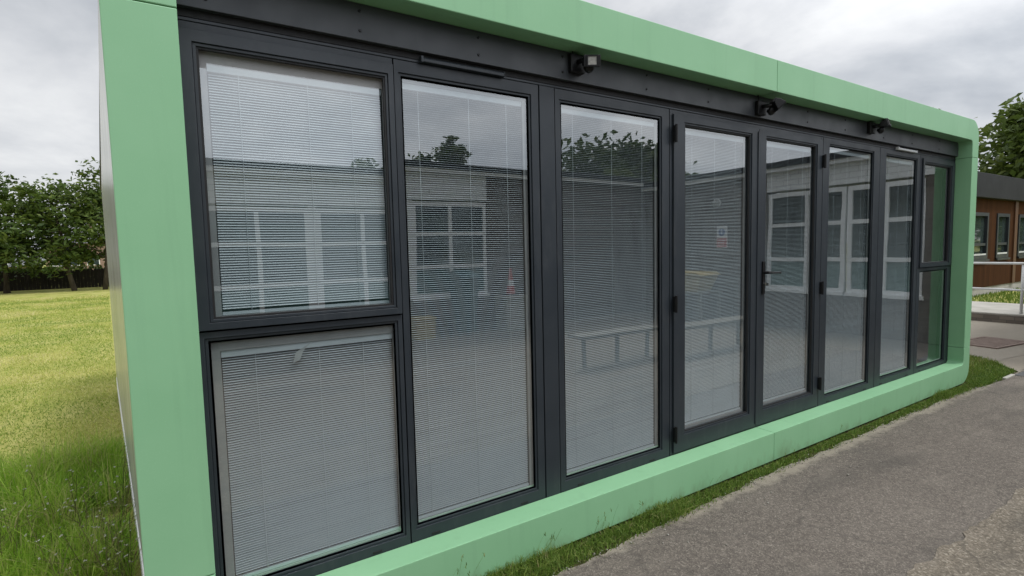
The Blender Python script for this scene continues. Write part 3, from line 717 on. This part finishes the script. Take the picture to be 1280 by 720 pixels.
tree('dense dark green tree left of the far row beyond the frame edge', (-11.3,34.5,-.03), 6.8, (4.2,2.5,2.3), 9000, .28, M['leafdark'], 83, (0,0), .15, GT)
tree('large leafy tree rising behind the timber building', (31.9,3.0,0), 8.0, (3.8,3.7,3.7), 42000, .36, M['leaflight'], 91, (.2,0), .22, spread=.5, limbs=30)
tree('tall thin tree whose top just clears the green roof edge', (37.8,10.6,0), 9.3, (6.9,.55,2.2), 1800, .3, M['leafdark'], 97, (0,0), .12)
GR = 'trees behind the school building'
tree('narrow dark conifer mirrored in the second window above the school roof', (9.1,-16,0), 5.6, (3.0,.9,2.6), 9000, .22, M['leafdark'], 101, cone=True, group=GR, limbs=22)
tree('low bushy tree mirrored at the left edge of the second window', (7.3,-16,0), 5.4, (3.3,1.3,2.0), 5000, .24, M['leafdark'], 103, group=GR)
tree('broad tree mirrored in the third window above the dark brick wall', (18.2,-16,0), 6.1, (3.6,3.0,2.4), 20000, .40, M['leafdark'], 107, group=GR)
tree('small round tree mirrored in the upper left window', (4.9,-14,0), 5.0, (3.2,1.2,1.7), 5000, .22, M['leafdark'], 109, group=GR)

# ------------------------------------------------------------------ fence and houses beyond the field
fe = thing('fence', 'dark timber paling fence behind the trees along the far side of the field', 'fence', (-10,36.5,0))
bd = MB(); rr = random.Random(3)
for k in range(240):
    x = -26+.16*k; z = 1.15+rr.uniform(-.05,.05)+.12*math.sin(k*.09)
    bd.prism([(x,-.05),(x+.152,-.05),(x+.152,z-.08),(x+.076,z),(x,z-.08)],36.5,36.53)
bd.build('boards', M['fence'], fe)
rl = MB(); rl.box(-26,12.4,36.54,36.60,.35,.43); rl.box(-26,12.4,36.54,36.60,.85,.93); rl.build('rail', M['fence'], fe)
hd = MB()
hv, hf, ht = [], [], []
r = np.random.default_rng(77); nl = 9000
P = np.stack([-20+24*r.random(nl), 37.2+.5*r.random(nl), .05+1.15*r.random(nl)],1)
a = r.normal(0,1,(nl,3)); a /= np.linalg.norm(a,axis=1,keepdims=True); b = np.cross(a,r.normal(0,1,(nl,3))); b /= np.linalg.norm(b,axis=1,keepdims=True)
V = np.stack([P-a*.12,P+b*.06,P+a*.12,P-b*.06],1).reshape(-1,3); i = np.arange(nl)*4
hg = cloud_mesh('hedge', V, np.stack([i,i+1,i+2,i+3],1), M['leafdark'], np.repeat(np.clip(r.normal(.25,.15,nl),0,1),4)); tag(hg,'low dark hedge growing behind the paling fence','hedge')
def house(label, x0, x1, y0, y1, eave, ridge, group='houses beyond the fence'):
    t = thing('house', label, 'house', ((x0+x1)/2,(y0+y1)/2,0), group)
    MB().box(x0,x1,y0,y1,-.05,eave).build('wall', M['housebrick'], t)
    ym = (y0+y1)/2
    rf_ = MB(); rf_.prism([(y0-.35,eave-.08),(y1+.35,eave-.08),(ym,ridge)], x0-.3, x1+.3, 'x'); ro = rf_.build('roof', M['tile'], t)
    xc = x0+(x1-x0)*.7; MB().box(xc-.3,xc+.3,ym-.25,ym+.25,ridge-.3,ridge+.75).build('chimney', M['housebrick'], ro)
    for q in (.2,.5,.8):
        xw = x0+(x1-x0)*q
        wf_ = MB(); wf_.ring((xw-.6,xw+.6,.9,2.0),(xw-.52,xw+.52,.98,1.92),y0-.03,y0+.02); wo = wf_.build('window', M['white'], t)
        MB().box(xw-.52,xw+.52,y0-.01,y0+.015,.98,1.92).build('pane', M['darkglass'], wo)
    return t
house('low brick house with grey tiled roof, left edge, just above the fence', -18.5,-12.2,58,66,1.2,2.75)
house('paler gabled house farther back glimpsed through the open crowned tree', -13.6,-8.3,76,84,3.6,5.2)

# ------------------------------------------------------------------ timber building on the right
tb = thing('timber_building', 'brown timber clad single storey building with deep dark grey roof fascia', 'building', (22,2.9,0))
TX0, TX1, TY = 16.6, 26.6, 2.9
wins = [(17.45,18.57),(19.25,20.25),(21.08,22.1),(23.4,24.4)]
wz0, wz1 = 1.07, 2.31
wl = MB(); xs = TX0
for a_, b2 in wins:
    wl.box(xs,a_,TY,TY+.15,.30,2.70); wl.box(a_,b2,TY,TY+.15,.30,wz0); wl.box(a_,b2,TY,TY+.15,wz1,2.70); xs = b2
wl.box(xs,TX1,TY,TY+.15,.30,2.70)
wl.box(TX0,TX0+.15,TY+.151,10,.30,2.70); wl.box(TX1-.15,TX1,TY+.151,10,.30,2.70); wl.box(TX0,TX1,9.85,10,.30,2.70)
wl.build('wall', M['timber'], tb)
MB().box(TX0+.02,TX1-.02,TY+.03,9.9,.02,.298).build('plinth', M['concrete'], tb)
MB().box(TX0-.14,TX1+.14,TY-.16,10.15,2.68,3.31).build('roof', M['darkfascia'], tb, bevel=.015)
for x in (16.62,20.68,25.1): MB().box(x,x+.24,TY-.035,TY-.002,.30,2.69).build('corner_trim', M['timbertrim'], tb)
for a_, b2 in wins:
    w_ = MB(); w_.ring((a_,b2,wz0,wz1),(a_+.09,b2-.09,wz0+.09,wz1-.09),TY-.03,TY+.10); w_.box(a_+.09,b2-.09,TY-.01,TY+.08,wz0+.36,wz0+.43)
    wo = w_.build('window', M['frame'], tb)
    MB().box(a_+.09,b2-.09,TY+.04,TY+.05,wz0+.09,wz1-.09).build('pane', M['darkglass'], wo)
    s_ = MB(); s_.box(a_-.03,b2+.03,TY-.07,TY-.032,wz0-.06,wz0-.005); s_.build('sill', M['frame'], wo)
    MB().box(a_+.09,b2-.09,TY-.024,TY-.012,wz0+.105,wz0+.15).build('inner_rail', M['galv'], wo)
# hand rail along the landing
hr = thing('handrail', 'pale tubular handrail with two rails standing on the landing kerb', 'handrail', (13.60,1,.165))
q = MB(); q.tube([(13.6,-6,1.12),(13.6,6.2,1.14)],.024,10); q.build('top_rail', M['galv'], hr, smooth=True)
q = MB(); q.tube([(13.6,-6,.61),(13.6,6.2,.63)],.022,10); q.build('mid_rail', M['galv'], hr, smooth=True)
for y in (-4.9,-2.95,-.98,.985,2.95,4.9):
    q = MB(); q.tube([(13.6,y,.10),(13.6,y,1.10)],.023,10); q.build('rail_post', M['galv'], hr, smooth=True)

# ------------------------------------------------------------------ school buildings opposite (mirrored in the glass)
sc_ = thing('school_building', 'long low school building with white framed windows and dark brick mirrored in the glass front', 'building', (2,-6.8,0))
WX, WY, HT = 9.98, -6.8, 3.0
SOF = 2.62
b_ = MB()
b_.box(-9,5.42,WY-.3,WY,-.05,.70); b_.box(-9,-1.36,WY-.3,WY,.70,SOF)
b_.box(5.42,WX,WY-.3,WY,-.05,SOF+.48)
b_.box(WX,WX+.3,WY-.3,-3.56,-.05,SOF+.36); b_.box(WX,WX+.3,-3.56,-.62,-.05,.70); b_.box(WX,WX+.3,-.95,-.62,.70,SOF)
b_.box(WX+.3,WX+5,-.92,-.62,-.05,SOF)
b_.build('wall', M['brick'], sc_)
u_ = MB(); u_.box(-9,5.42,WY-.3,WY+.01,SOF,3.105); u_.box(WX-.01,WX+.3,-3.56,-.6,SOF,2.985); u_.build('upper_wall', M['whitebrick'], sc_)
e_ = MB(); e_.box(-9.1,WX-.13,WY,WY+.12,3.105,3.18); e_.box(WX-.12,WX,WY,-.5,2.985,3.06); e_.build('eaves_trim', M['white'], sc_)
e_ = MB(); e_.box(-9.1,WX-.161,WY-.1,WY+.15,3.182,3.29); e_.box(WX-.16,WX+.1,WY-.1,-.48,3.062,3.17); e_.build('gutter', M['darkfascia'], sc_)
rf_ = MB(); rf_.prism([(WY+.1,3.24),(WY-7,3.24),(WY-7,3.35),(WY-3.5,3.5)], -9.1, WX+5, 'x')
rf_.prism([(WX-.1,3.15),(WX+3.5,3.62),(WX+7,3.15)], -6.7, -.48, 'y'); rf_.build('roof', M['felt'], sc_)
def swin(axis, a0, a1, pos, mull=None):
    """white framed window three rows high; axis x: wall facing +y at y=pos; axis y: wall facing -x at x=pos"""
    f = MB(); w = .07; z0, z1 = .70, 2.58
    cuts = [a0] + (mull or [(a0+a1)/2]) + [a1]
    zr = [(z0,z0+.09),(1.27,1.34),(1.93,2.0),(z1-.08,z1)]
    for za, zb in zr:
        f.box(a0,a1,-.02,.06,za,zb)
    for k, c in enumerate(cuts):
        c0 = min(max(c-w/2,a0),a1-w)
        for (za,zb),(zc,zd) in zip(zr[:-1],zr[1:]): f.box(c0,c0+w,-.018,.058,zb,zc)
    f.box(a0-.03,a1+.03,-.06,-.0205,z0-.03,z0+.03)
    if axis == 'x': X = Matrix(((1,0,0,0),(0,-1,0,pos),(0,0,1,0),(0,0,0,1)))
    else: X = Matrix(((0,1,0,pos),(1,0,0,0),(0,0,1,0),(0,0,0,1)))
    wo = f.build('window', M['white'], sc_, xf=X)
    MB().box(a0+.01,a1-.01,.02,.03,1.30,z1-.01).build('pane', M['darkglass'], wo, xf=X)
    MB().box(a0+.01,a1-.01,.02,.03,z0+.01,1.298).build('lower_panel', M['tealpanel'], wo, xf=X)
for a0 in (-1.35,.37,2.09,3.81): swin('x', a0, a0+1.60, WY-.03)
pl = MB()
for a0 in (-1.35,.37,2.09): pl.box(a0+1.60,a0+1.72,WY-.2,WY-.01,.70,SOF)
pl.build('window_pier', M['white'], sc_)
swin('y', -3.54, -2.12, WX+.03, [-2.80]); swin('y', -2.08, -.96, WX+.03, [-1.50])
lamp = thing('wall_lamp', 'round white wall lamp mirrored in the left door above the notice', 'lamp', (WX,-4.7,2.45))
q = MB(); q.tube([(WX,-4.7,2.52),(WX-.05,-4.7,2.52)],[.09,.09],14); q.build('base', M['white'], lamp)
q = MB(); q.tube([(WX-.051,-4.7,2.52),(WX-.09,-4.7,2.52),(WX-.11,-4.7,2.52)],[.085,.07,.03],14); q.build('diffuser', M['lens'], lamp, smooth=True)
sg = thing('notice_sign', 'small white notice with round blue symbol and red lower band, on the brick wall', 'sign', (WX,-4.57,1.54))
MB().box(WX-.012,WX-.001,-4.70,-4.44,1.54,2.02).build('sign_board', M['white'], sg)
q = MB(); q.tube([(WX-.0125,-4.57,1.88),(WX-.015,-4.57,1.88)],.085,20); q.build('symbol', M['blue'], sg)
q = MB(); q.box(WX-.0155,WX-.0155+.001,-4.585,-4.555,1.84,1.91); q.tube([(WX-.0152,-4.57,1.935),(WX-.0165,-4.57,1.935)],.016,12); q.build('figure', M['white'], sg)
q = MB(); q.box(WX-.015,WX-.0125,-4.69,-4.45,1.56,1.75); q.build('red_band', M['red'], sg)
q = MB()
for z in (1.60,1.645,1.69): q.box(WX-.0165,WX-.0152,-4.67,-4.47+random.uniform(-.05,0),z,z+.018)
q.build('text_lines', M['white'], sg)
# bench table with a yellow crate, other yard things
def bench(label, x0, x1, y, h_=.45):
    t = thing('bench', label, 'bench', ((x0+x1)/2,y,0), 'low benches in the yard')
    MB().box(x0,x1,y-.15,y+.15,h_-.045,h_).build('seat', M['wood'], t, bevel=.008)
    for x in (x0+.15,(x0+x1)/2,x1-.15): MB().box(x-.022,x+.022,y-.022,y+.022,-.007,h_-.046).build('leg', M['wood'], t)
bench('low dark wooden bench mirrored across the third window', 4.5, 6.0, -2.85)
bench('low dark wooden bench mirrored across the left door', 6.1, 7.8, -2.58)
t = thing('table', 'plain wooden table by the brick wall carrying the yellow crate', 'table', (9.3,-5.0,0))
MB().box(8.95,9.65,-5.75,-4.3,.60,.64).build('table_top', M['wood'], t, bevel=.006)
for x in (9.02,9.58):
    for y in (-5.68,-4.37): MB().box(x-.03,x+.03,y-.03,y+.03,-.007,.599).build('leg', M['wood'], t)
t = thing('storage_crate', 'yellow plastic crate with tapered sides mirrored in the left door', 'crate', (9.3,-4.9,.641))
cr = MB(); cr.add([(9.1,-5.2,.642),(9.5,-5.2,.642),(9.5,-4.5,.642),(9.1,-4.5,.642),(9.0,-5.33,.99),(9.6,-5.33,.99),(9.6,-4.37,.99),(9.0,-4.37,.99)],[(0,3,2,1),(4,5,6,7),(0,1,5,4),(1,2,6,5),(2,3,7,6),(3,0,4,7)])
cr.build('crate_body', M['yellow'], t, bevel=.01)
lid = MB(); lid.prism([(-5.38,.992),(-4.32,.992),(-4.45,1.06),(-5.25,1.06)],8.97,9.63,'x'); lid.build('lid', M['yellow'], t, bevel=.008)
t = thing('wheelie_bin', 'teal wheeled bin mirrored in the second window below the white window', 'bin', (4.62,-6.35,0))
q = MB(); q.add([(4.48,-6.55,.06),(4.76,-6.55,.06),(4.76,-6.15,.06),(4.48,-6.15,.06),(4.43,-6.62,1.1),(4.81,-6.62,1.1),(4.81,-6.05,1.1),(4.43,-6.05,1.1)],[(0,3,2,1),(4,5,6,7),(0,1,5,4),(1,2,6,5),(2,3,7,6),(3,0,4,7)])
q.build('bin_body', M['teal'], t, bevel=.015)
q = MB(); q.prism([(-6.66,1.102),(-6.02,1.102),(-6.06,1.16),(-6.4,1.23),(-6.62,1.18)],4.41,4.83,'x'); q.build('lid', M['teal'], t, bevel=.01)
for x in (4.44,4.80):
    q = MB(); q.tube([(x-.03,-6.52,.10),(x+.03,-6.52,.10)],.10,14); q.build('wheel', M['black'], t)
cb = MB(); cb.box(3.62,4.0,-6.6,-6.25,-.007,.40); cb.box(3.6,4.02,-6.62,-6.23,.36,.41)
tag(cb.build('storage_tub', M['yellow'], bevel=.012),'small yellow tub with a rimmed edge mirrored low in the second window','tub')
cb = MB(); cb.box(5.48,5.96,-6.62,-6.2,-.007,.66); cb.box(5.46,5.98,-6.64,-6.18,.6,.68)
tag(cb.build('planter', M['concrete'], bevel=.012),'pale box planter mirrored low at the right of the second window','planter')
t = thing('traffic_cone', 'red and white traffic cone standing on the pale box planter', 'traffic cone', (5.7,-6.4,.681))
q = MB(); q.box(5.58,5.82,-6.52,-6.28,.682,.71); q.build('base', M['black'], t)
q = MB().mat(0)
for k,(za,zb,ra,rb) in enumerate(((.711,.88,.09,.068),(.88,1.0,.068,.053),(1.0,1.24,.053,.022))):
    q.mat(k%2); q.tube([(5.7,-6.4,za),(5.7,-6.4,zb)],[ra,rb],16)
q.build('cone', [M['red'],M['white']], t)

# ------------------------------------------------------------------ camera
fpx, yaw, pit, rol = 644.18671, -.55841, -.07431, -.02287
cy,sy,cp,sp,cr_,sr = math.cos(yaw),math.sin(yaw),math.cos(pit),math.sin(pit),math.cos(rol),math.sin(rol)
F = Vector((-sy*cp,cy*cp,sp)); rt = Vector((cy,sy,0)); up = rt.cross(F)
Rr = cr_*rt+sr*up; Uu = -sr*rt+cr_*up
cam = bpy.data.cameras.new('camera'); co = bpy.data.objects.new('camera', cam); COL.objects.link(co)
co.matrix_world = Matrix(((Rr.x,Uu.x,-F.x,.19552),(Rr.y,Uu.y,-F.y,-2.1508),(Rr.z,Uu.z,-F.z,1.61403),(0,0,0,1)))
cam.sensor_width = 36; cam.lens = fpx/1280*36; cam.clip_end = 3000; cam.clip_start = .05
scene.camera = co

# ------------------------------------------------------------------ light and sky
EL, AZ = rad(61), rad(153)       # azimuth from +y towards +x
sd = Vector((math.sin(AZ)*math.cos(EL), math.cos(AZ)*math.cos(EL), math.sin(EL)))
sl = bpy.data.lights.new('sun','SUN'); so = bpy.data.objects.new('sun', sl); COL.objects.link(so)
sl.energy = 1.5; sl.angle = rad(11); sl.color = (1,.98,.95)
so.rotation_euler = (-sd).to_track_quat('-Z','Y').to_euler(); so.location = (8,-8,12)
W = bpy.data.worlds.new('World'); scene.world = W; W.use_nodes = True
nt = W.node_tree; bg = nt.nodes['Background']; bg.inputs['Strength'].default_value = .1
sky = N(nt,'ShaderNodeTexSky', sky_type='NISHITA'); sky.sun_disc = False; sky.sun_elevation = EL; sky.sun_rotation = AZ
sky.air_density = 1; sky.dust_density = 2
gen = N(nt,'ShaderNodeTexCoord').outputs['Generated']
sep = N(nt,'ShaderNodeSeparateXYZ'); nt.links.new(gen, sep.inputs[0])
zc = N(nt,'ShaderNodeMath', operation='MAXIMUM'); zc.inputs[1].default_value = 0; nt.links.new(sep.outputs[2], zc.inputs[0])
za = N(nt,'ShaderNodeMath', operation='ADD'); za.inputs[1].default_value = .38; nt.links.new(zc.outputs[0], za.inputs[0])
dv = N(nt,'ShaderNodeVectorMath', operation='DIVIDE'); nt.links.new(gen, dv.inputs[0])
cbz = N(nt,'ShaderNodeCombineXYZ')
for k in range(3): nt.links.new(za.outputs[0], cbz.inputs[k])
nt.links.new(cbz.outputs[0], dv.inputs[1])
def wn(scale, det, rough, off, dist=0):
    mp = N(nt,'ShaderNodeMapping'); mp.inputs['Location'].default_value = off; nt.links.new(dv.outputs[0], mp.inputs['Vector'])
    n_ = N(nt,'ShaderNodeTexNoise'); n_.inputs['Scale'].default_value = scale; n_.inputs['Detail'].default_value = det; n_.inputs['Roughness'].default_value = rough
    n_.inputs['Distortion'].default_value = dist
    nt.links.new(mp.outputs[0], n_.inputs['Vector']); return n_.outputs['Fac']
c1 = ramp(nt, wn(1.5,7,.55,(3.1,1.7,0),.25), [(.35,(4.1,4.35,4.75)),(.46,(5.4,5.6,5.9)),(.55,(6.8,6.9,7.1)),(.66,(8.1,8.15,8.2))])
c2 = ramp(nt, wn(3.4,6,.6,(7.7,2.2,0),.3), [(.3,(.88,.89,.905)),(.7,(1.07,1.07,1.065))])
cl_ = mix(nt, 1.0, c1, c2, 'MULTIPLY')
# the cloud is brighter towards the hidden sun
nv = N(nt,'ShaderNodeVectorMath', operation='DOT_PRODUCT'); nt.links.new(gen, nv.inputs[0]); nv.inputs[1].default_value = tuple(sd)
gl_ = ramp(nt, nv.outputs['Value'], [(0,1.0),(.2,1.05),(.45,1.45),(.7,1.9),(.85,2.6),(1,4.4)])
cl_ = mix(nt, 1.0, cl_, gl_, 'MULTIPLY')
fin = mix(nt, .93, sky.outputs[0], cl_)
nt.links.new(fin, bg.inputs['Color'])

# ------------------------------------------------------------------ render settings
scene.view_settings.view_transform = 'Standard'; scene.view_settings.look = 'None'
scene.view_settings.exposure = .15; scene.view_settings.gamma = 1; scene.view_settings.use_curve_mapping = False
scene.render.engine = 'CYCLES'
scene.cycles.use_denoising = True
scene.cycles.max_bounces = 8; scene.cycles.transparent_max_bounces = 16
scene.cycles.glossy_bounces = 4; scene.cycles.diffuse_bounces = 4
scene.cycles.sample_clamp_indirect = 6
scene.cycles.caustics_reflective = False; scene.cycles.caustics_refractive = False
